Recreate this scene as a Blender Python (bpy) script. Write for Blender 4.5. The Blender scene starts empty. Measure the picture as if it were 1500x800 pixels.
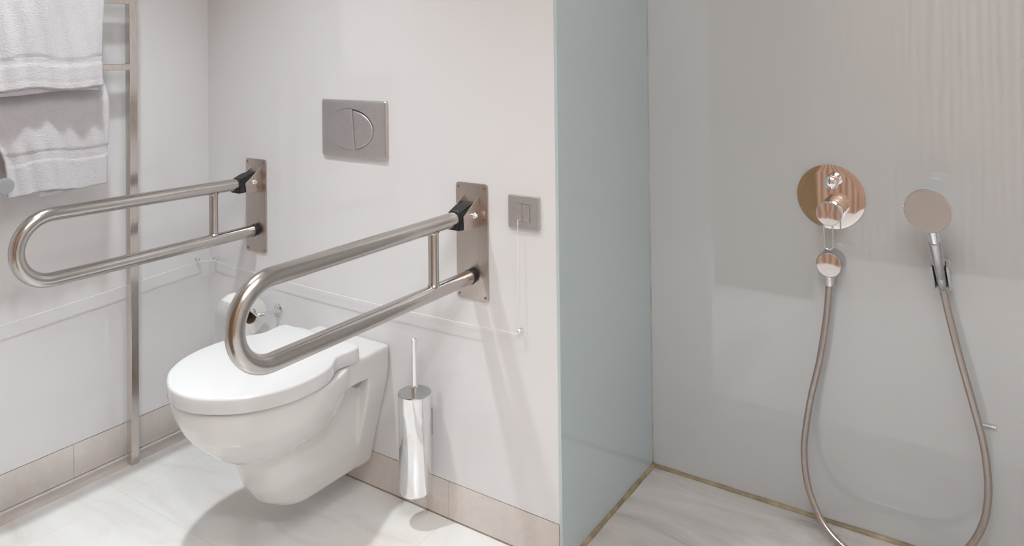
import bpy, bmesh, math, random
from mathutils import Vector, Matrix, noise
from math import pi, sin, cos, radians, sqrt
random.seed(4)
C = bpy.context.scene.collection
sc = bpy.context.scene

# ---- main planes of the room (metres) ----
XL = -2.238      # left wall
YT = 1.518       # toilet wall
XP = -0.8965     # side wall of the shower niche
YS = 2.030       # back wall of the shower niche
YB = -0.56       # wall behind
XR = 1.15        # right wall
ZC = 2.22        # ceiling
BH = 0.0957      # skirting height

# =====================================================================
# materials
# =====================================================================
def new_mat(name):
    m = bpy.data.materials.new(name); m.use_nodes = True
    nt = m.node_tree; b = nt.nodes['Principled BSDF']
    return m, nt, b
def N(nt, t, **kw):
    n = nt.nodes.new(t)
    for k, v in kw.items():
        if k in n.inputs.keys(): n.inputs[k].default_value = v
        else: setattr(n, k, v)
    return n
def coords(nt, scale=(1, 1, 1)):
    tc = N(nt, 'ShaderNodeTexCoord'); mp = N(nt, 'ShaderNodeMapping')
    mp.inputs['Scale'].default_value = scale
    nt.links.new(tc.outputs['Object'], mp.inputs['Vector'])
    return mp.outputs['Vector']
def ramp(nt, fac, stops):
    r = N(nt, 'ShaderNodeValToRGB'); e = r.color_ramp.elements
    while len(e) < len(stops): e.new(0.5)
    for i, (p, c) in enumerate(stops):
        e[i].position = p; e[i].color = (*c, 1)
    nt.links.new(fac, r.inputs['Fac'])
    return r.outputs['Color']
def bump(nt, b, h, strength, dist):
    n = N(nt, 'ShaderNodeBump'); n.inputs['Strength'].default_value = strength
    n.inputs['Distance'].default_value = dist
    nt.links.new(h, n.inputs['Height']); nt.links.new(n.outputs['Normal'], b.inputs['Normal'])
def simple(name, col, rough, metal=0.0, var=0.0, vscale=30, spec=0.5, ior=None, coat=0.0):
    m, nt, b = new_mat(name)
    b.inputs['Roughness'].default_value = rough; b.inputs['Metallic'].default_value = metal
    b.inputs['Specular IOR Level'].default_value = spec
    if ior: b.inputs['IOR'].default_value = ior
    b.inputs['Coat Weight'].default_value = coat
    n = N(nt, 'ShaderNodeTexNoise'); n.inputs['Scale'].default_value = vscale
    nt.links.new(coords(nt), n.inputs['Vector'])
    lo = tuple(max(0, c * (1 - var)) for c in col); hi = tuple(min(1, c * (1 + var)) for c in col)
    nt.links.new(ramp(nt, n.outputs['Fac'], [(0.3, lo), (0.7, hi)]), b.inputs['Base Color'])
    return m

M = {}
M['wall'] = simple('white_lacquered_glass', (0.765, 0.765, 0.78), 0.012, var=0.012, vscale=1.5, spec=0.5, ior=1.6)
M['wall_plain'] = simple('white_paint', (0.80, 0.79, 0.78), 0.6, var=0.01, vscale=2)
M['ceiling'] = simple('ceiling_paint', (0.86, 0.85, 0.83), 0.8, var=0.01, vscale=2)
M['shower_glass'] = simple('grey_lacquered_glass', (0.52, 0.545, 0.56), 0.02, var=0.02, vscale=1.5, spec=0.5, ior=1.85)
M['shower_side'] = simple('green_grey_lacquered_glass', (0.50, 0.585, 0.605), 0.03, var=0.02, vscale=1.5, spec=0.5, ior=1.7)
M['chrome'] = simple('polished_chrome', (0.86, 0.86, 0.87), 0.035, 1.0, var=0.01)
M['ceramic'] = simple('glazed_white_ceramic', (0.75, 0.745, 0.735), 0.06, var=0.01, vscale=4, spec=0.5, coat=0.3)
M['lid'] = simple('white_seat_plastic', (0.74, 0.745, 0.755), 0.13, var=0.005, vscale=4)
M['black'] = simple('black_nylon', (0.018, 0.018, 0.02), 0.5, var=0.2)
M['dark'] = simple('dark_gap', (0.05, 0.045, 0.045), 0.6, var=0.2)
M['grey_cap'] = simple('grey_plastic', (0.33, 0.35, 0.37), 0.45, var=0.03)
M['spray'] = simple('satin_spray_face', (0.50, 0.47, 0.45), 0.38, 0.55, var=0.02)
M['screw'] = simple('dull_screw_steel', (0.32, 0.27, 0.23), 0.4, 1.0, var=0.1)
M['paper'] = simple('white_tissue_paper', (0.85, 0.85, 0.84), 0.95, var=0.02, vscale=200)
M['card'] = simple('brown_cardboard', (0.20, 0.125, 0.08), 0.9, var=0.1, vscale=80)
M['cord'] = simple('translucent_white_cord', (0.88, 0.86, 0.84), 0.4, var=0.02)
M['sealant'] = simple('yellowed_brown_sealant', (0.30, 0.245, 0.16), 0.55, var=0.35, vscale=22)
M['joint'] = simple('brown_joint', (0.36, 0.28, 0.22), 0.7, var=0.2, vscale=30)
M['grey_joint'] = simple('corner_silicone', (0.40, 0.42, 0.38), 0.5, var=0.15, vscale=20)
M['hosemetal'] = simple('steel_hose', (0.50, 0.455, 0.43), 0.3, 1.0, var=0.04, vscale=60)
M['clear'] = simple('glint_pale', (0.75, 0.76, 0.75), 0.05, var=0.01, spec=0.8)  # pale colour for the glints on the shower wall

def steel(name, col, rough, scale, strength=0.12, vr=0.1):
    m, nt, b = new_mat(name)
    b.inputs['Metallic'].default_value = 1.0
    n = N(nt, 'ShaderNodeTexNoise'); n.inputs['Scale'].default_value = 1.0; n.inputs['Detail'].default_value = 4
    nt.links.new(coords(nt, scale), n.inputs['Vector'])
    lo = tuple(c * (1 - vr) for c in col); hi = tuple(min(1, c * (1 + vr * 0.6)) for c in col)
    nt.links.new(ramp(nt, n.outputs['Fac'], [(0.3, lo), (0.7, hi)]), b.inputs['Base Color'])
    r = N(nt, 'ShaderNodeMapRange'); r.inputs['To Min'].default_value = rough * 0.8; r.inputs['To Max'].default_value = rough * 1.25
    nt.links.new(n.outputs['Fac'], r.inputs['Value']); nt.links.new(r.outputs['Result'], b.inputs['Roughness'])
    bump(nt, b, n.outputs['Fac'], strength, 0.0006)
    return m
M['tube'] = steel('satin_steel_tube', (0.54, 0.515, 0.495), 0.21, (90, 90, 90), 0.0, 0.02)
M['plate'] = steel('brushed_steel_plate', (0.56, 0.50, 0.46), 0.30, (900, 60, 25))
M['flush'] = steel('matt_chrome_plate', (0.62, 0.60, 0.60), 0.42, (300, 300, 300), 0.02)
M['rail'] = steel('towel_rail_steel', (0.66, 0.61, 0.57), 0.16, (300, 300, 30), 0.05)
M['satin'] = steel('satin_chrome', (0.60, 0.60, 0.61), 0.22, (300, 300, 300), 0.03)

def marble(name, light, mid, dark, joints, rough=0.22):
    m, nt, b = new_mat(name)
    co = coords(nt)
    n1 = N(nt, 'ShaderNodeTexNoise'); n1.inputs['Scale'].default_value = 2.6; n1.inputs['Detail'].default_value = 9
    n1.inputs['Roughness'].default_value = 0.62; n1.inputs['Distortion'].default_value = 1.2
    mp = N(nt, 'ShaderNodeMapping'); mp.inputs['Scale'].default_value = (1, 2.6, 1); mp.inputs['Rotation'].default_value = (0, 0, 0.4)
    nt.links.new(co, mp.inputs['Vector']); nt.links.new(mp.outputs['Vector'], n1.inputs['Vector'])
    c = ramp(nt, n1.outputs['Fac'], [(0.32, dark), (0.47, mid), (0.62, light)])
    n2 = N(nt, 'ShaderNodeTexNoise'); n2.inputs['Scale'].default_value = 5.0; n2.inputs['Detail'].default_value = 3
    nt.links.new(co, n2.inputs['Vector'])
    tint = ramp(nt, n2.outputs['Fac'], [(0.50, (1, 1, 1)), (0.75, (1.0, 0.93, 0.82))])
    mx = N(nt, 'ShaderNodeMix'); mx.data_type = 'RGBA'; mx.blend_type = 'MULTIPLY'; mx.inputs[0].default_value = 0.4
    nt.links.new(c, mx.inputs[6]); nt.links.new(tint, mx.inputs[7])
    out = mx.outputs[2]
    if joints:
        sp = N(nt, 'ShaderNodeSeparateXYZ'); nt.links.new(co, sp.inputs[0])
        masks = []
        for ax, off, per in (('X', -2.04, 0.806), ('Y', 1.125, 0.604)):
            a = N(nt, 'ShaderNodeMath', operation='SUBTRACT'); nt.links.new(sp.outputs[ax], a.inputs[0]); a.inputs[1].default_value = off - per / 2
            w = N(nt, 'ShaderNodeMath', operation='FLOORED_MODULO'); nt.links.new(a.outputs[0], w.inputs[0]); w.inputs[1].default_value = per
            s = N(nt, 'ShaderNodeMath', operation='SUBTRACT'); nt.links.new(w.outputs[0], s.inputs[0]); s.inputs[1].default_value = per / 2
            ab = N(nt, 'ShaderNodeMath', operation='ABSOLUTE'); nt.links.new(s.outputs[0], ab.inputs[0])
            lt = N(nt, 'ShaderNodeMath', operation='LESS_THAN'); nt.links.new(ab.outputs[0], lt.inputs[0]); lt.inputs[1].default_value = 0.0010
            masks.append(lt)
        mm = N(nt, 'ShaderNodeMath', operation='MAXIMUM')
        nt.links.new(masks[0].outputs[0], mm.inputs[0]); nt.links.new(masks[1].outputs[0], mm.inputs[1])
        m2 = N(nt, 'ShaderNodeMix'); m2.data_type = 'RGBA'; m2.inputs[7].default_value = (0.73, 0.71, 0.69, 1)
        nt.links.new(mm.outputs[0], m2.inputs[0]); nt.links.new(out, m2.inputs[6]); out = m2.outputs[2]
    nt.links.new(out, b.inputs['Base Color'])
    b.inputs['Roughness'].default_value = rough
    return m
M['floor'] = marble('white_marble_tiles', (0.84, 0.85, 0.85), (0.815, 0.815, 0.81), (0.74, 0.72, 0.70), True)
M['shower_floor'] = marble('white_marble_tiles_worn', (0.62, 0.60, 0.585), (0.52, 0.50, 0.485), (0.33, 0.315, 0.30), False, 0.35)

def stone(name, col):
    m, nt, b = new_mat(name)
    n = N(nt, 'ShaderNodeTexNoise'); n.inputs['Scale'].default_value = 1; n.inputs['Detail'].default_value = 6
    nt.links.new(coords(nt, (7, 7, 4)), n.inputs['Vector'])
    n2 = N(nt, 'ShaderNodeTexNoise'); n2.inputs['Scale'].default_value = 60; n2.inputs['Detail'].default_value = 6
    nt.links.new(coords(nt), n2.inputs['Vector'])
    ad = N(nt, 'ShaderNodeMath', operation='MULTIPLY_ADD'); ad.inputs[1].default_value = 0.3
    nt.links.new(n2.outputs['Fac'], ad.inputs[0]); nt.links.new(n.outputs['Fac'], ad.inputs[2])
    nt.links.new(ramp(nt, ad.outputs[0], [(0.42, tuple(c * 0.86 for c in col)), (0.65, col), (0.85, tuple(min(1, c * 1.1) for c in col))]), b.inputs['Base Color'])
    b.inputs['Roughness'].default_value = 0.35
    return m
M['skirt_l'] = stone('beige_stone', (0.72, 0.68, 0.655))
M['skirt_t'] = stone('pale_beige_stone', (0.68, 0.63, 0.59))
M['shade_strip'] = stone('taupe_painted_shade', (0.62, 0.575, 0.54))  # darker tone painted for the shade band on the floor

def wood():
    m, nt, b = new_mat('orange_veneer')
    n0 = N(nt, 'ShaderNodeTexNoise'); n0.inputs['Scale'].default_value = 1.6; n0.inputs['Detail'].default_value = 2
    co = coords(nt, (1, 1, 0.35)); nt.links.new(co, n0.inputs['Vector'])
    w = N(nt, 'ShaderNodeTexWave'); w.wave_type = 'BANDS'; w.bands_direction = 'X'
    w.inputs['Scale'].default_value = 7; w.inputs['Distortion'].default_value = 6; w.inputs['Detail'].default_value = 3; w.inputs['Detail Scale'].default_value = 1.2
    nt.links.new(coords(nt, (1, 1, 0.12)), w.inputs['Vector'])
    nt.links.new(ramp(nt, w.outputs['Fac'], [(0.0, (0.34, 0.18, 0.11)), (0.5, (0.56, 0.36, 0.25)), (1, (0.66, 0.46, 0.34))]), b.inputs['Base Color'])
    b.inputs['Roughness'].default_value = 0.45
    return m
M['wood'] = wood()
M['brown'] = simple('brown_door_veneer', (0.30, 0.185, 0.09), 0.4, var=0.12, vscale=6)

def terry():
    m, nt, b = new_mat('white_terry')
    n = N(nt, 'ShaderNodeTexNoise'); n.inputs['Scale'].default_value = 1; n.inputs['Detail'].default_value = 5; n.inputs['Roughness'].default_value = 0.7
    nt.links.new(coords(nt, (170, 170, 300)), n.inputs['Vector'])
    nt.links.new(ramp(nt, n.outputs['Fac'], [(0.3, (0.66, 0.65, 0.68)), (0.7, (0.74, 0.73, 0.76))]), b.inputs['Base Color'])
    b.inputs['Roughness'].default_value = 1.0
    b.inputs['Sheen Weight'].default_value = 0.15
    bump(nt, b, n.outputs['Fac'], 1.0, 0.004)
    return m
M['terry'] = terry()
M['weave'] = simple('flat_weave_band', (0.80, 0.785, 0.80), 0.9, var=0.02, vscale=300)
m, nt, b = new_mat('lamp_diffuser'); b.inputs['Emission Color'].default_value = (1, 0.95, 0.88, 1); b.inputs['Emission Strength'].default_value = 12
M['lamp'] = m
m, nt, b = new_mat('fill_panel_glow'); b.inputs['Emission Color'].default_value = (1, 0.97, 0.94, 1); b.inputs['Emission Strength'].default_value = 3.0  # glow of the added fill panel
M['fill_panel_glow'] = m

# =====================================================================
# geometry helpers
# =====================================================================
def obj(name, bm, mat, parent=None, smooth=False, angle=None, at=None):
    me = bpy.data.meshes.new(name)
    bmesh.ops.recalc_face_normals(bm, faces=bm.faces[:])
    bm.to_mesh(me); bm.free()
    if smooth:
        for p in me.polygons: p.use_smooth = True
        if angle is not None:
            me.set_sharp_from_angle(angle=radians(angle))
    me.materials.append(M[mat])
    o = bpy.data.objects.new(name, me); C.objects.link(o)
    if parent:
        o.parent = parent
        o.matrix_parent_inverse = Matrix.Translation(-Vector(parent.location))
        o.matrix_parent_inverse = parent.matrix_basis.inverted() if parent.matrix_basis != Matrix.Identity(4) else Matrix.Identity(4)
    return o
def thing(name, label, cat, loc=(0, 0, 0), group=None):
    o = bpy.data.objects.new(name, None); C.objects.link(o); o.location = loc
    o.empty_display_size = 0.05
    o['label'] = label; o['category'] = cat
    if group: o['group'] = group
    bpy.context.view_layer.update()
    return o
def tag(o, label, cat, group=None):
    o['label'] = label; o['category'] = cat
    if group: o['group'] = group
    return o
def struct(o):
    o['kind'] = 'structure'; return o

def box(bm, x0, x1, y0, y1, z0, z1):
    vs = [bm.verts.new(p) for p in ((x0, y0, z0), (x1, y0, z0), (x1, y1, z0), (x0, y1, z0), (x0, y0, z1), (x1, y0, z1), (x1, y1, z1), (x0, y1, z1))]
    for f in ((0, 3, 2, 1), (4, 5, 6, 7), (0, 1, 5, 4), (1, 2, 6, 5), (2, 3, 7, 6), (3, 0, 4, 7)):
        bm.faces.new([vs[i] for i in f])
    return vs
def bbox_bm(x0, x1, y0, y1, z0, z1, bev=0.0, seg=2):
    bm = bmesh.new(); box(bm, x0, x1, y0, y1, z0, z1)
    if bev: bmesh.ops.bevel(bm, geom=bm.edges[:], offset=bev, segments=seg, profile=0.5, affect='EDGES')
    return bm
def loft(bm, rings, cap0=True, cap1=True, closed=False):
    R = [[bm.verts.new(p) for p in r] for r in rings]
    n = len(R[0])
    seq = list(zip(R, R[1:])) + ([(R[-1], R[0])] if closed else [])
    for a, b_ in seq:
        for i in range(n):
            bm.faces.new((a[i], a[(i + 1) % n], b_[(i + 1) % n], b_[i]))
    if cap0 and not closed: bm.faces.new(R[0][::-1])
    if cap1 and not closed: bm.faces.new(R[-1])
    return R
def frames(pts):
    T = []
    for i in range(len(pts)):
        a = pts[max(0, i - 1)]; b_ = pts[min(len(pts) - 1, i + 1)]
        T.append((b_ - a).normalized())
    up = Vector((0, 0, 1)) if abs(T[0].z) < 0.9 else Vector((1, 0, 0))
    n = (up - T[0] * up.dot(T[0])).normalized()
    out = []
    for t in T:
        n = (n - t * n.dot(t)).normalized(); out.append((t, n, t.cross(n)))
    return out
def tube(bm, pts, r, seg=24, cap=True):
    pts = [Vector(p) for p in pts]; fr = frames(pts)
    rr = r if isinstance(r, (list, tuple)) else [r] * len(pts)
    rings = [[p + (n * cos(2 * pi * k / seg) + bb * sin(2 * pi * k / seg)) * q for k in range(seg)] for p, (t, n, bb), q in zip(pts, fr, rr)]
    loft(bm, rings, cap, cap)
def lathe(bm, origin, axis, prof, seg=48):
    """prof: list of (distance along axis, radius)"""
    o = Vector(origin); a = Vector(axis).normalized()
    up = Vector((0, 0, 1)) if abs(a.z) < 0.9 else Vector((1, 0, 0))
    u = (up - a * up.dot(a)).normalized(); v = a.cross(u)
    rings = [[o + a * d + (u * cos(2 * pi * k / seg) + v * sin(2 * pi * k / seg)) * max(r, 1e-5) for k in range(seg)] for d, r in prof]
    loft(bm, rings)
def smooth_path(pts, n=12):
    P = [Vector(p) for p in pts]; P = [P[0] * 2 - P[1]] + P + [P[-1] * 2 - P[-2]]
    out = []
    for i in range(1, len(P) - 2):
        for k in range(n):
            t = k / n; a, b_, c, d = P[i - 1:i + 3]
            out.append(0.5 * ((2 * b_) + (-a + c) * t + (2 * a - 5 * b_ + 4 * c - d) * t * t + (-a + 3 * b_ - 3 * c + d) * t ** 3))
    out.append(P[-2]); return out
def rrect(x0, x1, z0, z1, r, n=6):
    pts = []
    for cx, cz, a0 in ((x1 - r, z1 - r, 0), (x0 + r, z1 - r, 90), (x0 + r, z0 + r, 180), (x1 - r, z0 + r, 270)):
        for k in range(n + 1):
            a = radians(a0 + 90 * k / n); pts.append((cx + r * cos(a), cz + r * sin(a)))
    return pts
def slab_xz(bm, poly, y_back, y_front, bev=0.0):
    """polygon in x,z; y_front is nearer the viewer (smaller y)"""
    ymid = y_front + bev
    cx = sum(p[0] for p in poly) / len(poly); cz = sum(p[1] for p in poly) / len(poly)
    def ins(p, d):
        v = Vector((p[0] - cx, p[1] - cz)); L = v.length
        q = v * (1 - d / L) if L > 1e-6 else v
        return (cx + q.x, cz + q.y)
    rings = [[(p[0], y_back, p[1]) for p in poly], [(p[0], ymid, p[1]) for p in poly]]
    if bev: rings.append([(ins(p, bev * 0.35)[0], y_front + bev * 0.3, ins(p, bev * 0.35)[1]) for p in poly]); rings.append([(ins(p, bev)[0], y_front, ins(p, bev)[1]) for p in poly])
    loft(bm, rings)

# =====================================================================
# the setting
# =====================================================================
T = 0.12
bm = bmesh.new()   # one slab under bathroom and shower niche
box(bm, XL - T, XR + T, YB - T, YS + T, -0.1, 0.0)
struct(obj('floor', bm, 'floor'))
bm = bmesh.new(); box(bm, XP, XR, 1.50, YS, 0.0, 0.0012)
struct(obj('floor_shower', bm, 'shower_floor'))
struct(obj('ceiling', bbox_bm(XL - T, XR + T, YB - T, YS + T, ZC, ZC + 0.1), 'ceiling'))
G = 0.0022  # gap between skirting and glass
struct(obj('wall_left', bbox_bm(XL - T, XL, YB, YT, BH + G, ZC), 'wall'))
struct(obj('wall_left_base', bbox_bm(XL - T, XL - 0.004, YB, YT, 0, BH + G), 'joint'))
# toilet wall is a solid block whose right side is clad in grey glass inside the shower
struct(obj('wall_toilet', bbox_bm(XL - T, XP - 0.008, YT, YS + T, BH + G, ZC), 'wall'))
struct(obj('wall_toilet_base', bbox_bm(XL - T, XP - 0.008, YT + 0.004, YS + T, 0, BH + G), 'joint'))
struct(obj('wall_shower_side', bbox_bm(XP - 0.008, XP, YT - 0.0015, YS, 0.0, ZC, 0.0008, 1), 'shower_side'))
struct(obj('wall_shower_back', bbox_bm(XP - 0.008, XR, YS, YS + T, 0, ZC), 'shower_glass'))
struct(obj('wall_right', bbox_bm(XR, XR + T, YB, YS + T, 0, ZC), 'wall_plain'))
struct(obj('wall_back', bbox_bm(XL - T, XR + T, YB - T, YB, 0, ZC), 'wall_plain'))
# skirtings: stone slabs with upright butt joints
def skirting(name, cuts, mat, side):
    bm = bmesh.new()
    for a, b_ in zip(cuts, cuts[1:]):
        if side == 'left': box(bm, XL - 0.004, XL + 0.0005, a + 0.0006, b_ - 0.0006, 0.003, BH)
        else: box(bm, a + 0.0006, b_ - 0.0006, YT - 0.0005, YT + 0.004, 0.003, BH)
    struct(obj(name, bm, mat))
skirting('baseboard_left', [YB, 0.285, 1.085, YT - 0.001], 'skirt_l', 'left')
skirting('baseboard_toilet', [XL + 0.0005, -2.04, -1.234, XP - 0.009], 'skirt_t', 'toilet')
struct(obj('floor_shade_strip', bbox_bm(XL + 0.013, XL + 0.064, YB, YT - 0.012, 0, 0.0012), 'shade_strip'))  # shade along the left wall, put in as a darker floor strip
# sealant joints in the shower
def bead(name, p0, p1, r, mat):
    P0, P1 = Vector(p0), Vector(p1); n = 60; bm = bmesh.new()
    pts = [P0.lerp(P1, k / n) for k in range(n + 1)]
    rr = [r * (0.95 + 0.18 * noise.noise(p * 14)) for p in pts]
    tube(bm, pts, rr, 10)
    struct(obj(name, bm, mat, smooth=True))
bead('trim_2', (XP, YS - 0.001, 0.001), (XR, YS - 0.001, 0.001), 0.0085, 'sealant')
bead('trim_3', (XP + 0.001, YT, 0.001), (XP + 0.001, YS, 0.001), 0.0085, 'sealant')
bead('trim_4', (XP + 0.0005, YS - 0.0005, 0.0), (XP + 0.0005, YS - 0.0005, ZC), 0.0028, 'grey_joint')
bead('trim_5', (XL + 0.001, YT - 0.0005, 0.0), (XP - 0.002, YT - 0.0005, 0.0), 0.0017, 'joint')
# wood panelling behind the camera and an open door leaf beside it
wt = obj('wood_panelling', bbox_bm(-1.62, XR - 0.002, YB, YB + 0.025, 0.0, ZC - 0.01, 0.001, 1), 'wood'); struct(wt); wt.name = 'wall_back_panelling'
door = struct(obj('door_1', bbox_bm(-1.31, -0.836, 0.27, 0.31, 0.008, ZC - 0.02, 0.002, 1), 'brown'))

# ceiling downlights above the frame, plus a panel added for fill light
def downlight(x, y, power, r=0.045, label='', col=(1, 0.975, 0.955), spread=130):
    t = thing('ceiling_light', label, 'lamp', (x, y, ZC))
    bm = bmesh.new(); lathe(bm, (x, y, ZC), (0, 0, -1), [(-0.002, r + 0.018), (0.006, r + 0.018), (0.008, r + 0.004), (0.002, r + 0.003)], 40)
    obj('trim_ring', bm, 'satin', t, True, 40)
    bm = bmesh.new(); lathe(bm, (x, y, ZC), (0, 0, -1), [(0.0022, r + 0.002), (0.0035, r)], 40)
    obj('lens', bm, 'lamp', t)
    l = bpy.data.lights.new('spot', 'AREA'); l.shape = 'DISK'; l.size = 2 * r; l.energy = power; l.color = col; l.spread = radians(spread)
    o = bpy.data.objects.new('spot', l); C.objects.link(o); o.location = (x, y, ZC - 0.012)
    return t
def fill_panel(x0, x1, y0, y1, power, label, col=(1, 0.985, 0.975)):  # unseen panel, added only to give fill light
    cx, cy = (x0 + x1) / 2, (y0 + y1) / 2
    t = thing('fill_light_panel', label, 'lamp', (cx, cy, ZC))
    obj('frame', bbox_bm(x0 - 0.02, x1 + 0.02, y0 - 0.02, y1 + 0.02, ZC - 0.008, ZC + 0.001, 0.002, 1), 'satin', t)
    obj('fill_panel_face', bbox_bm(x0, x1, y0, y1, ZC - 0.010, ZC - 0.007), 'fill_panel_glow', t)
    l = bpy.data.lights.new('panel', 'AREA'); l.shape = 'RECTANGLE'; l.size = x1 - x0; l.size_y = y1 - y0; l.energy = power; l.color = col  # area light of the added fill panel
    o = bpy.data.objects.new('panel', l); C.objects.link(o); o.location = (cx, cy, ZC - 0.014)
downlight(-1.60, 0.84, 5.9, 0.045, 'round recessed ceiling spotlight above the toilet', (0.93, 0.985, 1.0), 92)
downlight(-0.12, 0.02, 8.5, 0.045, 'round recessed ceiling spotlight near the wood panelling', (0.95, 0.985, 1.02), 122)
fill_panel(-0.75, 0.55, -0.2, 0.9, 8.4, 'added unseen ceiling panel giving fill light', (0.95, 0.99, 1.03))

# =====================================================================
# camera
# =====================================================================
f_px, yaw, pitch, roll, py0 = 1108.617, 0.592618174, -0.0120973028, -0.0113067068, 57.895
F = Vector((-sin(yaw) * cos(pitch), cos(yaw) * cos(pitch), -sin(pitch)))
R0 = Vector((cos(yaw), sin(yaw), 0)); U0 = R0.cross(F)
Rv = R0 * cos(roll) + U0 * sin(roll); Uv = -R0 * sin(roll) + U0 * cos(roll)
cam = bpy.data.cameras.new('camera'); co = bpy.data.objects.new('camera', cam); C.objects.link(co)
mw = Matrix((Rv, Uv, -F)).transposed().to_4x4(); mw.translation = (0, 0, 1.2)
co.matrix_world = mw
cam.sensor_fit = 'HORIZONTAL'; cam.sensor_width = 36; cam.lens = 36 * f_px / 1500
cam.shift_y = (py0 - 400) / 1500; cam.clip_start = 0.02
sc.camera = co

# =====================================================================
# wall-hung toilet
# =====================================================================
TX = -1.570
prof = [(0.987, 0.0), (0.990, 0.036), (1.000, 0.066), (1.014, 0.092), (1.040, 0.128), (1.078, 0.158), (1.115, 0.176), (1.155, 0.187), (1.20, 0.190),
        (1.24, 0.1865), (1.268, 0.178), (1.290, 0.166), (1.310, 0.152), (1.326, 0.1455), (1.350, 0.1470), (1.378, 0.150), (1.394, 0.147), (1.402, 0.138)]
_sp = smooth_path([(-prof[1][1], prof[1][0], 0)] + [(w_, y_, 0) for y_, w_ in prof], 5)
prof = [(prof[0][0], 0.0)] + [(p.y, p.x) for p in _sp[6:] if p.y < 1.379] + [(1.394, 0.147), (1.402, 0.138)]
def outline(prof, scale=1.0, c=(0, 0), inset=0.0):
    pts = [(w, y) for y, w in prof[1:]]
    full = [(0, prof[0][0])] + pts + [(0, prof[-1][0] + 0.003)] + [(-w, y) for w, y in pts[::-1]]
    if inset:
        n = len(full); out = []
        for i in range(n):
            a, b_ = Vector(full[i - 1]), Vector(full[(i + 1) % n]); t = (b_ - a).normalized()
            out.append((full[i][0] - t.y * inset, full[i][1] + t.x * inset))
        full = out
    return full
def ring(out, z): return [(TX + x, y, z) for x, y in out]
toilet = thing('wall_hung_toilet', 'white wall-hung toilet with closed lid below the steel flush plate', 'toilet', (TX, YT, 0.06))
# lid
bm = bmesh.new()
rs = [ring(outline(prof, inset=0.006), 0.4040), ring(outline(prof, inset=0.0015), 0.4048), ring(outline(prof, inset=0.0), 0.4075), ring(outline(prof), 0.434)]
for a in range(1, 6):
    t = a / 5 * pi / 2; rs.append(ring(outline(prof, inset=0.0065 * (1 - cos(t))), 0.434 + 0.0065 * sin(t)))
rs.append(ring(outline(prof, inset=0.009), 0.4407))
loft(bm, rs)
obj('lid', bm, 'lid', toilet, True, 50)
# seat ring below the lid
bm = bmesh.new()
loft(bm, [ring(outline(prof, inset=0.012), 0.400), ring(outline(prof, inset=0.010), 0.402), ring(outline(prof, inset=0.010), 0.4050), ring(outline(prof, inset=0.008), 0.4066)])
obj('seat', bm, 'lid', toilet, True, 50)
# ceramic body: overlapping lofts fused into one skin
def egg(yf, yb, w, n=120, pw=2.25):
    """egg plan: widest at 55 % of its length"""
    L = yb - yf; pts = []
    for k in range(n):
        a = 2 * pi * k / n
        c, s = cos(a), sin(a)
        x = w * math.copysign(abs(s) ** (2 / pw), s)
        yc = yf + L * 0.52
        y = yc - (L * 0.52 if c > 0 else L * 0.48) * math.copysign(abs(c) ** (2 / pw), c)
        pts.append((x, y))
    return pts
body = bmesh.new()
def part_loft(levels):
    global body
    loft(body, [ring(egg(*lv[1:]), lv[0]) for lv in levels])
# bowl
part_loft([(0.222, 1.135, 1.33, 0.060), (0.232, 1.108, 1.36, 0.088), (0.255, 1.075, 1.40, 0.115), (0.285, 1.045, 1.42, 0.138), (0.32, 1.020, 1.43, 0.157),
           (0.355, 1.003, 1.44, 0.170), (0.385, 0.996, 1.44, 0.178), (0.398, 0.996, 1.44, 0.180), (0.4005, 1.000, 1.44, 0.176)])
# foot and trap housing down to the bottom edge
def stadium(yf, w, yb=YT - 0.001, n=60, k2=1.0):
    pts = []
    for k in range(n + 1):
        a = -pi / 2 + pi * k / n
        pts.append((w * sin(a), yf + w * k2 * (1 - cos(a))))
    return pts + [(w, yb), (-w, yb)]
loft(body, [ring(stadium(yf, w, k2=kk), z) for z, yf, w, kk in
            [(0.062, 1.300, 0.030, 1.0), (0.066, 1.262, 0.052, 1.0), (0.078, 1.225, 0.066, 1.0), (0.100, 1.195, 0.074, 1.05), (0.140, 1.168, 0.080, 1.1), (0.19, 1.152, 0.084, 1.1),
             (0.25, 1.143, 0.088, 1.1), (0.34, 1.14, 0.094, 1.1), (0.398, 1.14, 0.10, 1.1)]])
# rear deck
def box_xyz(x, y0, y1, z0, z1): box(body, TX - x, TX + x, y0, y1, z0, z1)
loft(body, [ring([(-w, yf), (w, yf), (w, YT - 0.001), (-w, YT - 0.001)], z) for z, yf, w in
            [(0.338, 1.25, 0.136), (0.395, 1.25, 0.1385), (0.402, 1.25, 0.1365), (0.405, 1.25, 0.130)]])
# flange standing against the wall
loft(body, [ring([(-w, YT - 0.001 - d), (w, YT - 0.001 - d), (w + 0.001, YT - 0.001), (-w - 0.001, YT - 0.001)], z) for z, w, d in
            [(0.066, 0.058, 0.04), (0.080, 0.068, 0.055), (0.13, 0.080, 0.065), (0.19, 0.097, 0.068), (0.25, 0.115, 0.070), (0.31, 0.131, 0.072), (0.345, 0.1365, 0.074), (0.402, 0.1375, 0.074), (0.405, 0.130, 0.070)]])
bmesh.ops.recalc_face_normals(body, faces=body.faces[:])
tmp_me = bpy.data.meshes.new('tmp'); body.to_mesh(tmp_me); body.free()
tmp = bpy.data.objects.new('tmp', tmp_me); C.objects.link(tmp)
md = tmp.modifiers.new('r', 'REMESH'); md.mode = 'VOXEL'; md.voxel_size = 0.0032; md.use_smooth_shade = True
md = tmp.modifiers.new('s', 'SMOOTH'); md.factor = 0.5; md.iterations = 24
dg = bpy.context.evaluated_depsgraph_get(); ev = tmp.evaluated_get(dg)
me = bpy.data.meshes.new_from_object(ev)
bpy.data.objects.remove(tmp)
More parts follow.
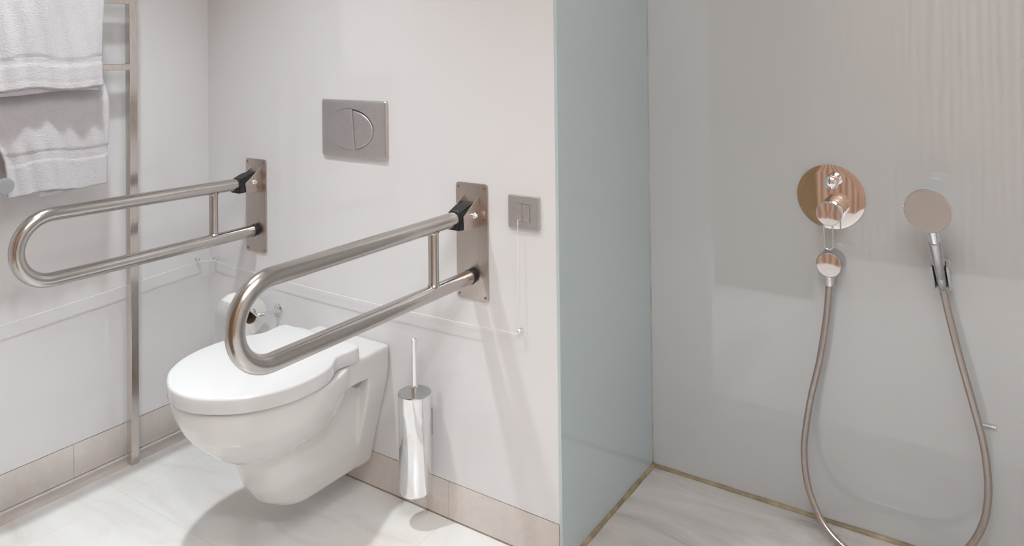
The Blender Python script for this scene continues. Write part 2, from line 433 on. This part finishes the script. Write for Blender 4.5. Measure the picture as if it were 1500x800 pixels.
for v in me.vertices:      # keep the flat back off the wall
    if v.co.y > YT - 0.001: v.co.y = YT - 0.001
for p in me.polygons: p.use_smooth = True
me.materials.clear(); me.materials.append(M['ceramic'])
o = bpy.data.objects.new('bowl', me); C.objects.link(o); o.parent = toilet; o.matrix_parent_inverse = toilet.matrix_basis.inverted()
# grey mounting screw caps under the deck, one on each side
for s in (1, -1):
    bm = bmesh.new(); lathe(bm, (TX + s * 0.0925, 1.418, 0.334), (s, 0, 0), [(0, 0.0155), (0.024, 0.0155), (0.027, 0.0135), (0.028, 0.008)], 28)
    o = obj('screw_cap', bm, 'grey_cap', toilet, True, 40); o['label'] = 'grey plastic screw cap'
# hinge blocks behind the lid
obj('hinge_cover', bbox_bm(TX - 0.118, TX + 0.118, 1.380, 1.423, 0.4045, 0.4345, 0.010, 4), 'lid', toilet, True, 40)

# =====================================================================
# fold-down grab bars
# =====================================================================
def screw(bm, x, y, z, r=0.0036):
    lathe(bm, (x, y, z), (0, -1, 0), [(0, r), (0.0008, r), (0.0014, r * 0.75), (0.0014, r * 0.35), (0.0005, r * 0.3)], 14)
def grab_bar(x, zu0, zu1, zl0, zl1, ytip, label):
    t = thing('grab_bar', label, 'grab bar', (x, YT, 0.72), 'fold-down grab bars beside the toilet')
    yp = YT - 0.004
    bm = bmesh.new(); slab_xz(bm, rrect(x - 0.049, x + 0.049, 0.575, 0.865, 0.008), YT - 0.0002, yp, 0.0008)
    mp = obj('mounting_plate', bm, 'plate', t, True, 30)
    for dx, dz in ((-0.040, 0.855), (0.040, 0.855), (-0.040, 0.585), (0.040, 0.585), (0.040, 0.780)):
        bm = bmesh.new(); screw(bm, x + dx, yp, dz); obj('screw', bm, 'screw', mp, True, 30)
    # U tube
    r = 0.0178; yroot = 1.452; ylow = YT - 0.012
    gapt = (zu1 - zl1) / 2; zc = (zu1 + zl1) / 2; yb = ytip + r + gapt
    pts = [Vector((x, yroot, zu0)), Vector((x, yb + 0.25, zu0 + (zu1 - zu0) * 0.55)), Vector((x, yb + 0.02, zu1 - (zu1 - zu0) * 0.02))]
    for k in range(25):
        a = pi * k / 24; pts.append(Vector((x, yb - gapt * sin(a), zc + gapt * cos(a))))
    pts += [Vector((x, yb + 0.02, zl1)), Vector((x, yb + 0.25, zl0 + (zl1 - zl0) * 0.55)), Vector((x, ylow, zl0))]
    bm = bmesh.new(); tube(bm, pts, r, 40)
    obj('rail_tube', bm, 'tube', t, True, 40)
    # upright brace
    bz = 1.365
    bm = bmesh.new(); tube(bm, [(x, bz, zl0 + 0.011), (x, bz, zu0 - 0.011)], 0.0125, 28)
    for zz, s in ((zl0 + 0.0165, 1), (zu0 - 0.0165, -1)):
        tube(bm, [(x, bz, zz - 0.001 * s), (x, bz, zz + 0.003 * s)], [0.0145, 0.0125], 28)
    obj('brace', bm, 'tube', t, True, 30)
    # bracket: two cheeks around the pivot
    for s in (-1, 1):
        x0 = x + s * 0.0235
        poly = [(yp + 0.0005, 0.836), (yp + 0.0005, 0.760), (1.452, 0.762), (1.450, 0.796)]
        if zu0 > 0.79: poly = [(yp + 0.0005, 0.840), (yp + 0.0005, 0.766), (1.462, 0.768), (1.458, 0.798)]
        bm = bmesh.new()
        loft(bm, [[(x0 - 0.0015, a, b_) for a, b_ in poly], [(x0 + 0.0015, a, b_) for a, b_ in poly]])
        bmesh.ops.bevel(bm, geom=bm.edges[:], offset=0.0007, segments=1, affect='EDGES')
        obj('bracket_cheek', bm, 'plate', t)
    bm = bmesh.new(); lathe(bm, (x + 0.025, 1.490, zu0 + 0.0025), (1, 0, 0), [(0, 0.0075), (0.003, 0.0075), (0.0045, 0.0055), (0.007, 0.0055), (0.009, 0.004)], 24)
    obj('pivot_pin', bm, 'chrome', t, True, 35)
    # black nylon knuckle gripping the tube end
    bm = bmesh.new()
    zc0 = zu0
    poly = [(yp - 0.001, zc0 + 0.030), (yp - 0.001, zc0 - 0.024), (1.448, zc0 - 0.026), (1.437, zc0 - 0.026), (1.437, zc0 - 0.020), (1.446, zc0 + 0.016), (1.470, zc0 + 0.026), (1.490, zc0 + 0.030)]
    loft(bm, [[(x - 0.0212, a, b_) for a, b_ in poly], [(x + 0.0212, a, b_) for a, b_ in poly]])
    bmesh.ops.bevel(bm, geom=bm.edges[:], offset=0.003, segments=2, affect='EDGES')
    tube(bm, [(x, 1.462, zc0), (x, 1.441, zc0)], 0.0203, 32)
    obj('pivot_sleeve', bm, 'black', t, True, 40)
    bm = bmesh.new(); tube(bm, [(x, ylow + 0.0005, zl0), (x, ylow - 0.006, zl0)], 0.0189, 32); tube(bm, [(x, yp - 0.0003, zl0), (x, ylow, zl0)], 0.016, 32)
    o = obj('rubber_stop', bm, 'black', t, True, 40)
    return t
grab_bar(-1.147, 0.7885, 0.7875, 0.6335, 0.6315, 0.809, 'brushed steel fold-down grab bar between the toilet and the shower, nearer the light switch')
grab_bar(-1.990, 0.7960, 0.8055, 0.6440, 0.6440, 0.818, 'brushed steel fold-down grab bar at the left, in front of the towel rail')

# =====================================================================
# flush plate
# =====================================================================
fp = thing('flush_plate', 'brushed steel rectangular flush plate with oval two-part button above the toilet', 'flush plate', (-1.556, YT, 0.98))
bm = bmesh.new()
ol = rrect(-1.683, -1.430, 0.900, 1.061, 0.006, 5)
cx, cz = -1.5565, 0.9805
rings = [[(x, YT + 0.0004, z) for x, z in ol], [(x, YT - 0.006, z) for x, z in ol]]
for s, d in ((0.985, 0.0085), (0.955, 0.0097), (0.90, 0.0112), (0.80, 0.0128)):
    rings.append([(cx + (x - cx) * s, YT - d, cz + (z - cz) * s) for x, z in ol])
loft(bm, rings); obj('cover', bm, 'flush', fp, True, 50)
EX, EZ, EA, EB = -1.566, 0.9795, 0.0915, 0.0565
yb = YT - 0.0127
bm = bmesh.new()   # dark gap ring below the buttons
el = [(EX + (EA + 0.0012) * cos(2 * pi * k / 64), EZ + (EB + 0.0012) * sin(2 * pi * k / 64)) for k in range(64)]
loft(bm, [[(x, yb + 0.002, z) for x, z in el], [(x, yb - 0.0004, z) for x, z in el]]); obj('button_recess', bm, 'dark', fp)
def half(side):
    pts = []
    zt, zb = 0.052, -0.052
    def xs(z): return -1.5465 + (0.979 - z) * 0.10   # slanted parting line
    n = 40
    for k in range(n + 1):
        a = (pi / 2 + 0.13 + (pi * 1.02 - 0.2) * k / n) if side < 0 else (-pi / 2 + 0.30 + (pi - 0.5) * k / n)
        sc_ = 1.0 if side < 0 else 0.965
        pts.append((EX + EA * cos(a), EZ + EB * sc_ * sin(a) - (0.0 if side < 0 else 0.0015)))
    top = max(pts, key=lambda p: p[1])
    pts = [p for p in pts if (p[0] - xs(p[1])) * side > 0.0009]
    a0, a1 = pts[0], pts[-1]
    pts = [(xs(a0[1]) + side * 0.0008, a0[1])] + pts + [(xs(a1[1]) + side * 0.0008, a1[1])]
    return pts
for s in (-1, 1):
    po = half(s); bm = bmesh.new()
    mx = sum(p[0] for p in po) / len(po); mz = sum(p[1] for p in po) / len(po)
    rings = [[(x, yb, z) for x, z in po], [(x, yb - 0.0022, z) for x, z in po]]
    for k, d in ((0.97, 0.0032), (0.85, 0.0035), (0.5, 0.0030)): rings.append([(mx + (x - mx) * k, yb - d, mz + (z - mz) * k) for x, z in po])
    loft(bm, rings)
    o = obj('flush_button', bm, 'flush', fp, True, 50); o['label'] = 'larger left half of the oval button' if s < 0 else 'smaller right half of the oval button'

# =====================================================================
# light switch with alarm cord
# =====================================================================
sw = thing('light_switch', 'square brushed steel wall switch with two rockers, right of the grab bar plate', 'switch', (-0.99, YT, 0.81))
bm = bmesh.new(); slab_xz(bm, rrect(-1.0335, -0.9465, 0.7705, 0.8490, 0.003), YT - 0.0002, YT - 0.0085, 0.0012); obj('frame', bm, 'flush', sw)
bm = bmesh.new(); slab_xz(bm, rrect(-1.0130, -0.9710, 0.7875, 0.8305, 0.001), YT - 0.007, YT - 0.0089); obj('rocker_recess', bm, 'dark', sw)
for x0 in (-1.0125, -0.9915):
    bm = bmesh.new(); slab_xz(bm, rrect(x0 + 0.0002, x0 + 0.0202, 0.7882, 0.8298, 0.0012), YT - 0.008, YT - 0.0105, 0.0008); obj('rocker', bm, 'flush', sw, True, 30)
EY = 0.528
def eyelet(loc, axis, label):
    t = bmesh.new(); ax = Vector(axis)
    lathe(t, loc, axis, [(0, 0.0052), (0.003, 0.0052), (0.004, 0.0038), (0.010, 0.0036), (0.011, 0.0058), (0.0145, 0.0058), (0.016, 0.004), (0.016, 0.002), (0.012, 0.0018)], 6)
    o = obj('cord_eyelet', t, 'chrome', None, True, 30)
    return tag(o, label, 'cord guide', 'small metal cord guides on the walls')
eyelet((-1.003, YT - 0.0005, EY), (0, -1, 0), 'small metal cord guide on the toilet wall below the light switch')
eyelet((-2.192, YT - 0.0005, EY), (0, -1, 0), 'small metal cord guide in the corner on the toilet wall behind the left grab bar')
eyelet((XL + 0.0005, 1.470, EY), (1, 0, 0), 'small metal cord guide in the corner on the left wall right of the towel rail')
d = 0.0125
def sagc(a, b_, sag, n=14):
    a, b_ = Vector(a), Vector(b_); return [a.lerp(b_, k / n) - Vector((0, 0, sag * 4 * (k / n) * (1 - k / n))) for k in range(n)]
path = [(-1.003, YT - 0.0118, 0.792)] + sagc((-1.003, YT - 0.0125, 0.78), (-1.003, YT - 0.0165, EY + 0.004), 0) + sagc((-1.003, YT - d - 0.004, EY - 0.006), (-2.192, YT - d - 0.004, EY - 0.006), 0.012, 24) \
     + sagc((-2.192, YT - d - 0.004, EY - 0.006), (XL + d + 0.004, 1.470, EY - 0.006), 0) + sagc((XL + d + 0.004, 1.470, EY - 0.006), (XL + d + 0.004, 0.10, EY - 0.070), 0.004, 24) + [(XL + d, 0.10, EY - 0.07)]
bm = bmesh.new(); tube(bm, path, 0.0010, 8)
tag(obj('alarm_pull_cord', bm, 'cord', None, True), 'thin white pull cord running from the switch down and along both walls', 'cord')

# =====================================================================
# toilet paper and holder
# =====================================================================
hx, hz = -1.889, 0.414
th = thing('toilet_paper_holder', 'chrome bent-arm toilet paper holder on the wall left of the toilet', 'toilet paper holder', (hx, YT, hz))
bm = bmesh.new(); lathe(bm, (hx, YT - 0.0003, hz), (0, -1, 0), [(0, 0.0185), (0.004, 0.0185), (0.006, 0.0165), (0.0065, 0.010), (0.009, 0.0095), (0.016, 0.0075)], 36); obj('rosette', bm, 'chrome', th, True, 35)
yr = YT - 0.075; rz = 0.4270
bm = bmesh.new()
tube(bm, smooth_path([(hx, YT - 0.008, hz), (hx, YT - 0.04, hz + 0.001), (hx, yr + 0.016, hz + 0.002), (hx - 0.006, yr + 0.004, hz + 0.004), (hx - 0.018, yr, hz + 0.009), (hx - 0.035, yr, 0.4240), (hx - 0.06, yr, 0.4225), (-2.035, yr, 0.4225)], 6), 0.0062, 18)
lathe(bm, (-2.035, yr, 0.4225), (-1, 0, 0), [(0, 0.0062), (0.003, 0.008), (0.006, 0.008), (0.008, 0.005)], 18)
obj('arm', bm, 'chrome', th, True, 40)
cz_ = 0.4225 - 0.0062 - 0.0002 + 0.0 
core_r = 0.0205; rc = 0.4225 + 0.0064 - core_r
roll = thing('toilet_paper_roll', 'white toilet paper roll hanging on the chrome holder left of the toilet', 'toilet paper', (-1.97, yr, rc))
x0, x1, RR = -2.022, -1.922, 0.0535
def annulus(bm, xa, xb, ro, ri, seg=64, wob=0.0):
    rings = []
    for x_, r_ in ((xa, ri), (xa, ro), (xb, ro), (xb, ri)):
        rings.append([(x_, yr + r_ * sin(2 * pi * k / seg), rc + r_ * cos(2 * pi * k / seg)) for k in range(seg)])
    loft(bm, rings, closed=True)
bm = bmesh.new(); annulus(bm, x0, x1, RR, core_r + 0.0012); obj('paper', bm, 'paper', roll, True, 40)
bm = bmesh.new(); annulus(bm, x0 + 0.001, x1 - 0.0015, core_r + 0.0012, core_r); o = obj('core', bm, 'card', roll, True, 40); o['label'] = 'brown cardboard core'
# loose end of the sheet hanging in front
bm = bmesh.new(); r2 = RR + 0.0008; prf = []
for k in range(9): a = radians(40 + 50 * k / 8); prf.append((yr - r2 * sin(a), rc + r2 * cos(a)))
prf += [(yr - r2 - 0.0005, rc - 0.02), (yr - r2 - 0.001, rc - 0.045), (yr - r2 + 0.002, rc - 0.062)]
ra = [bm.verts.new((x0 + 0.0005, a, b_)) for a, b_ in prf]; rb = [bm.verts.new((x1 - 0.0005, a, b_)) for a, b_ in prf]
for k in range(len(prf) - 1): bm.faces.new((ra[k], ra[k + 1], rb[k + 1], rb[k]))
ge = bmesh.ops.solidify(bm, geom=bm.faces[:], thickness=0.0005)
obj('loose_sheet', bm, 'paper', roll, True, 40)

# =====================================================================
# toilet brush
# =====================================================================
bx, by, br = -1.290, YT - 0.062, 0.0415
tb = thing('toilet_brush', 'cylindrical chrome toilet brush holder with upright handle on the wall right of the toilet', 'toilet brush', (bx, by, 0.083))
bm = bmesh.new(); lathe(bm, (bx, by, 0.083), (0, 0, 1), [(0, br - 0.008), (0.002, br - 0.003), (0.007, br), (0.248, br), (0.2485, br - 0.002), (0.240, br - 0.003)], 64); obj('canister', bm, 'chrome', tb, True, 40)
bm = bmesh.new(); lathe(bm, (bx, by, 0.3275), (0, 0, 1), [(0, br - 0.002), (0.004, br + 0.0006), (0.0058, br - 0.0004), (0.0062, 0.009)], 64); obj('cover_disc', bm, 'satin', tb, True, 35)
bm = bmesh.new(); lathe(bm, (bx, by, 0.332), (0, 0, 1), [(0, 0.0088), (0.016, 0.0088), (0.018, 0.0066), (0.128, 0.0066), (0.131, 0.0078), (0.1355, 0.0078), (0.138, 0.005)], 32); obj('handle', bm, 'chrome', tb, True, 35)
bm = bmesh.new(); slab_xz(bm, rrect(bx - 0.007, bx + 0.007, 0.20, 0.27, 0.004), YT - 0.0003, by + br - 0.001, 0); obj('wall_bracket', bm, 'satin', tb)

# =====================================================================
# towel rail (ladder) and towels
# =====================================================================
tr = thing('towel_rail', 'tall ladder towel rail of flat steel bars standing before the left wall', 'towel rail', (-2.175, 0.97, 0))
PX0, PX1 = -2.188, -2.163
for y0 in (1.2105, 0.705):
    o = obj('post', bbox_bm(PX0, PX1, y0, y0 + 0.0235, 0.0, 2.05, 0.0012, 2), 'rail', tr)
BARS = [1.159, 1.352, 1.545, 1.738, 1.931]
for z in BARS:
    obj('crossbar', bbox_bm(PX0 - 0.002, PX1 + 0.002, 0.7275, 1.2115, z - 0.009, z + 0.009, 0.001, 1), 'rail', tr)
for y0 in (0.717, 1.222):
    for z in (1.45, 1.93):
        bm = bmesh.new(); tube(bm, [(XL + 0.0005, y0, z), (PX0 + 0.001, y0, z)], 0.007, 20); obj('wall_fixing', bm, 'rail', tr, True, 40)

def towel(name, label, zbar, y0, y1, zf, zbk, ph, dfront, bands, slant=0.0, tuck=0.0):
    """cloth folded over a bar: path profile in x,z swept along y"""
    xb = (PX0 + PX1) / 2; hw = (PX1 - PX0) / 2 + 0.004
    t = thing(name, label, 'towel', (xb, (y0 + y1) / 2, zbar), 'white towels on the rail')
    zt = zbar + 0.0155
    prof_ = []
    nf = 90
    zs = [zf + (zbar - zf) * k / nf for k in range(nf + 1)]
    def xfront(y, z):
        q = min(1, max(0, (zbar - z) / 0.25))
        w = 0.005 * q * sin(y * 34 + ph + 1.3 * sin(z * 7)) + 0.0035 * q * q * sin(y * 120 + ph * 2 + z * 22)
        g = min(1, max(0, (zbar - z) / 0.10)); g = g * g * (3 - 2 * g)
        return xb + hw + dfront * (0.08 + 0.92 * g) + w
    ny = 80; bm = bmesh.new(); rows = []
    for j in range(ny + 1):
        v = j / ny; y = y0 + (y1 - y0) * v
        row = []
        edge = 0.004 * sin(7 * v + ph)
        fz = zf + 0.004 * sin(y * 34 + ph) + slant * (1 - v)
        for k in range(nf + 1):
            z = fz + (zbar - fz) * k / nf
            yy = y + edge * 0 + 0.0035 * sin(z * 13 + ph) * (1 if v > 0.5 else -1) * abs(2 * v - 1) ** 2
            tk = min(1, max(0, (1.01 - z) / 0.09)); yy += tuck * (1 - v) ** 3 * tk * tk * (3 - 2 * tk)
            x = xfront(y, z)
            # hem and flat band read as shallow steps
            dz = z - fz
            if 0.018 < dz < 0.021: x -= 0.0012
            if bands[0] < dz < bands[1]:
                x -= 0.0022 + 0.0006 * (1 if int((dz - bands[0]) / 0.0035) % 2 else 0)
            row.append((x, yy, z))
        for k in range(1, 8):
            a = pi * k / 8; row.append((xb + cos(a) * (hw + dfront * 0.08), y, zbar + 0.0155 * sin(a) + 0.0))
        nb = 30; bz = zbk + 0.005 * sin(y * 22 + ph + 1)
        for k in range(nb + 1):
            z = zbar - (zbar - bz) * k / nb
            row.append((xb - hw - 0.003 * sin(y * 30 + ph) * k / nb, y, z))
        rows.append([bm.verts.new(p) for p in row])
    for a, b_ in zip(rows, rows[1:]):
        for k in range(len(a) - 1): bm.faces.new((a[k], a[k + 1], b_[k + 1], b_[k]))
    me = bpy.data.meshes.new('cloth'); bm.to_mesh(me); bm.free()
    for p in me.polygons: p.use_smooth = True
    me.materials.append(M['terry'])
    o = bpy.data.objects.new('cloth', me); C.objects.link(o); o.parent = t; o.matrix_parent_inverse = t.matrix_basis.inverted()
    md = o.modifiers.new('thick', 'SOLIDIFY'); md.thickness = 0.006; md.offset = 0.0
    return t, bm, xfront
# lower towel over the first crossbar (two thicknesses show at its hem)
t1, _, xf1 = towel('towel', 'lower white towel, its wider hem hanging below the other towel', BARS[0], 0.838, 1.121, 0.838, 0.86, 0.4, 0.040, (0.078, 0.108), 0.004, 0.029)
t2, _, xf2 = towel('towel', 'upper white towel hanging over the top of the lower one', BARS[2], 0.77, 1.084, 1.110, 1.19, 2.1, 0.088, (0.062, 0.082), 0.001)
# inner fold of each towel: second thickness just behind the front fall
def inner(parent, xf, y0, y1, z0, z1, off, ph):
    bm = bmesh.new(); rows = []
    for j in range(41):
        y = y0 + (y1 - y0) * j / 40
        zz = z0 + 0.004 * sin(y * 19 + ph)
        rows.append([bm.verts.new((xf(y, z) - off, y, z)) for z in [zz + (z1 - zz) * k / 20 for k in range(21)]])
    for a, b_ in zip(rows, rows[1:]):
        for k in range(20): bm.faces.new((a[k], a[k + 1], b_[k + 1], b_[k]))
    o = obj('inner_fold', bm, 'terry', parent, True)
    md = o.modifiers.new('thick', 'SOLIDIFY'); md.thickness = 0.004; md.offset = 0
inner(t1, xf1, 0.945, 1.065, 0.829, 0.93, 0.0065, 0.3)
inner(t2, xf2, 0.79, 1.074, 1.100, 1.16, 0.0065, 1.3)

# round-ended robe hook at the frame's left edge
rh = thing('robe_hook', 'grey round-faced wall hook beside the lower towel at the left edge', 'hook', (XL, 0.853, 0.874))
bm = bmesh.new(); lathe(bm, (XL + 0.0003, 0.853, 0.874), (1, 0, 0), [(0, 0.018), (0.005, 0.018), (0.007, 0.015), (0.008, 0.008)], 32); obj('rosette', bm, 'satin', rh, True, 35)
bm = bmesh.new(); tube(bm, [(XL + 0.006, 0.853, 0.874), (XL + 0.145, 0.853, 0.874)], 0.0075, 20); obj('stem', bm, 'satin', rh, True, 40)
bm = bmesh.new(); lathe(bm, (XL + 0.142, 0.853, 0.874), (1, 0, 0), [(0, 0.013), (0.002, 0.0195), (0.009, 0.0205), (0.0105, 0.0195), (0.011, 0.012)], 40); obj('knob', bm, 'grey_cap', rh, True, 35)

# =====================================================================
# shower mixer, outlet elbow, hose, hand shower
# =====================================================================
mx_, mz_ = -0.4040, 0.8195
sm = thing('shower_mixer', 'round polished chrome shower mixer plate with two knobs on the grey wall', 'shower mixer', (mx_, YS, mz_))
tilt = radians(2.3)
ax = Vector((0, -cos(tilt), -sin(tilt)))
bm = bmesh.new()
Rr = 0.0815; pr = [(-0.012, Rr - 0.002), (0.0062, Rr - 0.001), (0.0075, Rr), (0.0090, Rr - 0.0006)]
for k in range(1, 12):
    q = 1 - k / 12; pr.append((0.0093 + 0.0006 * (1 - q * q), (Rr - 0.0012) * q))
pr.append((0.00992, 0.0))
lathe(bm, (mx_, YS + 0.003, mz_), ax, pr, 96)
for v in bm.verts:
    if v.co.y > YS - 0.0003: v.co.y = YS - 0.0003
obj('face_plate', bm, 'chrome', sm, True, 30)
bm = bmesh.new(); lathe(bm, (-0.3960, YS - 0.006, 0.862), ax, [(0, 0.0125), (0.004, 0.0125), (0.005, 0.009), (0.017, 0.009), (0.019, 0.0135), (0.030, 0.0168), (0.035, 0.0160), (0.0385, 0.0125), (0.0405, 0.006), (0.041, 0.0)], 40); obj('diverter_knob', bm, 'chrome', sm, True, 40)
bm = bmesh.new(); lathe(bm, (-0.3975, YS - 0.006, 0.790), ax, [(0, 0.0295), (0.018, 0.0295), (0.0185, 0.0275), (0.0215, 0.0275), (0.022, 0.0295), (0.0585, 0.0295), (0.0605, 0.028), (0.0607, 0.0)], 56); lv = obj('temperature_knob', bm, 'chrome', sm, True, 40)
bm = bmesh.new(); yl = YS - 0.052; hwx = 0.0105
pts = [(-0.4015 - hwx, yl, 0.765)] + [(-0.4015 - hwx, yl - 0.001, 0.765 - 0.01 * k) for k in range(1, 6)]
for k in range(1, 12):
    a = pi * k / 12; pts.append((-0.4015 - hwx * cos(a), yl - 0.0015, 0.709 - hwx * sin(a)))
pts += [(-0.4015 + hwx, yl - 0.001, 0.765 - 0.01 * k) for k in range(5, 0, -1)] + [(-0.4015 + hwx, yl, 0.765)]
bm = bmesh.new(); tube(bm, pts, 0.0021, 12); obj('loop_handle', bm, 'chrome', sm, True)

so = thing('hose_outlet', 'round chrome wall elbow below the mixer where the shower hose starts', 'hose outlet', (-0.4045, YS, 0.660))
bm = bmesh.new(); lathe(bm, (-0.4015, YS - 0.0003, 0.660), (0, -1, -0.004), [(0, 0.0305), (0.048, 0.0305), (0.0505, 0.0312), (0.053, 0.0300), (0.0545, 0.0282), (0.0543, 0.027), (0.0546, 0.0)], 64); obj('body', bm, 'satin', so, True, 35)
bm = bmesh.new(); lathe(bm, (-0.4015, YS - 0.0549, 0.6597), (0, -1, 0.006), [(0, 0.0283), (0.0004, 0.028), (0.0005, 0.0)], 64); o = obj('cap', bm, 'chrome', so, True, 35); o['label'] = 'mirror chrome round cap'
bm = bmesh.new(); lathe(bm, (-0.4045, YS - 0.036, 0.634), (0, 0, -1), [(0, 0.0115), (0.012, 0.0115), (0.013, 0.0105), (0.028, 0.0105), (0.029, 0.009)], 32); obj('neck', bm, 'chrome', so, True, 35)

# hand shower
hs = thing('hand_shower', 'round-headed hand shower with satin handle parked upright on the grey wall', 'hand shower', (-0.16, YS - 0.06, 0.64))
hb = Vector((-0.1575, YS - 0.052, 0.643)); ht = Vector((-0.1700, YS - 0.107, 0.776))
ad = (ht - hb).normalized(); L = (ht - hb).length
bm = bmesh.new(); lathe(bm, hb, ad, [(0, 0.0098), (0.002, 0.0105), (0.03, 0.0122), (0.032, 0.0118), (0.034, 0.0123), (L - 0.022, 0.0140), (L - 0.020, 0.0135)], 36); obj('handle', bm, 'satin', hs, True, 35)
bm = bmesh.new(); lathe(bm, hb, ad, [(L - 0.0205, 0.0112), (L - 0.001, 0.0112), (L + 0.012, 0.0108), (L + 0.016, 0.006)], 36); obj('neck', bm, 'chrome', hs, True, 35)
hc = Vector((-0.1795, YS - 0.1220, 0.8300)); hn = Vector((-0.16, -1, -0.33)).normalized()
hn = Vector((-0.10, -1, -0.02)).normalized()
bm = bmesh.new(); lathe(bm, hc - hn * 0.016, hn, [(0, 0.012), (0.003, 0.028), (0.007, 0.043), (0.011, 0.0480), (0.015, 0.0490), (0.018, 0.0484), (0.0192, 0.0470)], 72); obj('head', bm, 'chrome', hs, True, 40)
bm = bmesh.new(); lathe(bm, hc + hn * 0.0030, hn, [(0, 0.0468), (0.0006, 0.0465), (0.0010, 0.0)], 72); o = obj('spray_face', bm, 'spray', hs, True, 35); o['label'] = 'satin grey spray face'

hd = thing('shower_holder', 'chrome forked wall bracket gripping the hand shower handle', 'bracket', (-0.160, YS, 0.68))
bm = bmesh.new(); slab_xz(bm, rrect(-0.1800, -0.1440, 0.642, 0.702, 0.006), YS - 0.0003, YS - 0.012, 0.003); obj('wall_plate', bm, 'satin', hd, True, 35)
bm = bmesh.new(); lathe(bm, (-0.158, YS - 0.010, 0.668), (0, -1, 0), [(0, 0.015), (0.022, 0.013), (0.0245, 0.013)], 28)
obj('stem', bm, 'satin', hd, True, 40)
side = ad.cross(Vector((0, -1, 0))).normalized(); dep = side.cross(ad).normalized()
if dep.y < 0: dep = -dep
cen = hb + ad * 0.031
def obox(bm, s0, s1, d0, d1, l0, l1, notch=False):
    vs = box(bm, s0, s1, d0, d1, l0, l1)
    for v in vs:
        p = v.co.copy(); v.co = cen + side * p.x + dep * p.y + ad * p.z
for sg in (-1, 1):
    bm = bmesh.new(); a, b_ = sorted((sg * 0.0140, sg * 0.0182)); obox(bm, a, b_, -0.008, 0.028, -0.030, 0.032)
    bmesh.ops.bevel(bm, geom=bm.edges[:], offset=0.0016, segments=3, affect='EDGES')
    obj('cheek', bm, 'satin', hd, True, 40)
    bm = bmesh.new(); a, b_ = sorted((sg * 0.0124, sg * 0.0142)); obox(bm, a, b_, -0.0055, 0.024, -0.026, 0.024)
    obj('rubber_lining', bm, 'black', hd)
bm = bmesh.new(); obox(bm, -0.0178, 0.0178, 0.0165, 0.030, -0.028, 0.030)
bmesh.ops.bevel(bm, geom=bm.edges[:], offset=0.002, segments=2, affect='EDGES')
obj('back_block', bm, 'satin', hd, True, 40)

# hose: hangs a few centimetres off the wall, its bottom resting on the floor
D3 = lambda x, z, d: (x, YS - d, z)
hp = [(-0.4045, 0.606, .036), (-0.4065, 0.585, .037), (-0.4125, 0.522, .040), (-0.4270, 0.421, .052), (-0.4460, 0.332, .060), (-0.4590, 0.253, .062), (-0.4640, 0.196, .065), (-0.4575, 0.133, .073),
      (-0.4400, 0.084, .083), (-0.4110, 0.044, .096), (-0.3650, 0.0180, .112), (-0.3050, 0.0092, .125), (-0.2350, 0.0100, .125), (-0.170, 0.030, .105), (-0.1165, 0.083, .075), (-0.0890, 0.136, .062), (-0.0785, 0.190, .056), (-0.0775, 0.243, .055),
      (-0.0850, 0.315, .055), (-0.1035, 0.401, .058), (-0.1280, 0.501, .056), (-0.1475, 0.590, .053)]
hp = [D3(*p) for p in hp] + [tuple(hb + ad * 0.0)]
bm = bmesh.new(); sp = smooth_path(hp, 40); tube(bm, sp, [0.0079 + 0.00018 * sin(i * 1.9) for i in range(len(sp))], 16)
hose = thing('shower_hose', 'brushed metal shower hose hanging in a long loop to the floor', 'hose', (-0.27, YS - 0.12, 0.0))
obj('hose_tube', bm, 'hosemetal', hose, True)
bm = bmesh.new(); tube(bm, [hb + ad * 0.002, hb - ad * 0.003, hb - ad * 0.016], [0.0095, 0.0100, 0.0086], 24); obj('end_nut', bm, 'satin', hose, True, 35)

# glints on the shower wall, shaped as a pale bar and beads
sd = thing('wall_glint', 'glints shaped as a small pale bar with beads on the grey shower wall right of the hose', 'glint', (-0.075, YS, 0.334))
bm = bmesh.new(); tube(bm, [(-0.094, YS - 0.004, 0.3335), (-0.064, YS - 0.004, 0.3335)], 0.0032, 16); obj('glint_bar', bm, 'shower_glass', sd, True, 40)
for x_ in (-0.094, -0.064):
    bm = bmesh.new(); bmesh.ops.create_icosphere(bm, subdivisions=3, radius=0.0038, matrix=Matrix.Translation((x_, YS - 0.0045, 0.3335))); obj('glint_bead', bm, 'clear', sd, True)

# =====================================================================
# colour management
# =====================================================================
w = bpy.data.worlds.new('world'); sc.world = w; w.use_nodes = True
w.node_tree.nodes['Background'].inputs['Color'].default_value = (0.6, 0.62, 0.65, 1); w.node_tree.nodes['Background'].inputs['Strength'].default_value = 0.2
sc.view_settings.view_transform = 'Standard'; sc.view_settings.look = 'None'
sc.view_settings.gamma = 1.0; sc.view_settings.use_curve_mapping = False
sc.view_settings.exposure = 0.04
sc.cycles.use_denoising = True
sc.cycles.max_bounces = 10; sc.cycles.diffuse_bounces = 6; sc.cycles.glossy_bounces = 6
sc.cycles.sample_clamp_indirect = 6
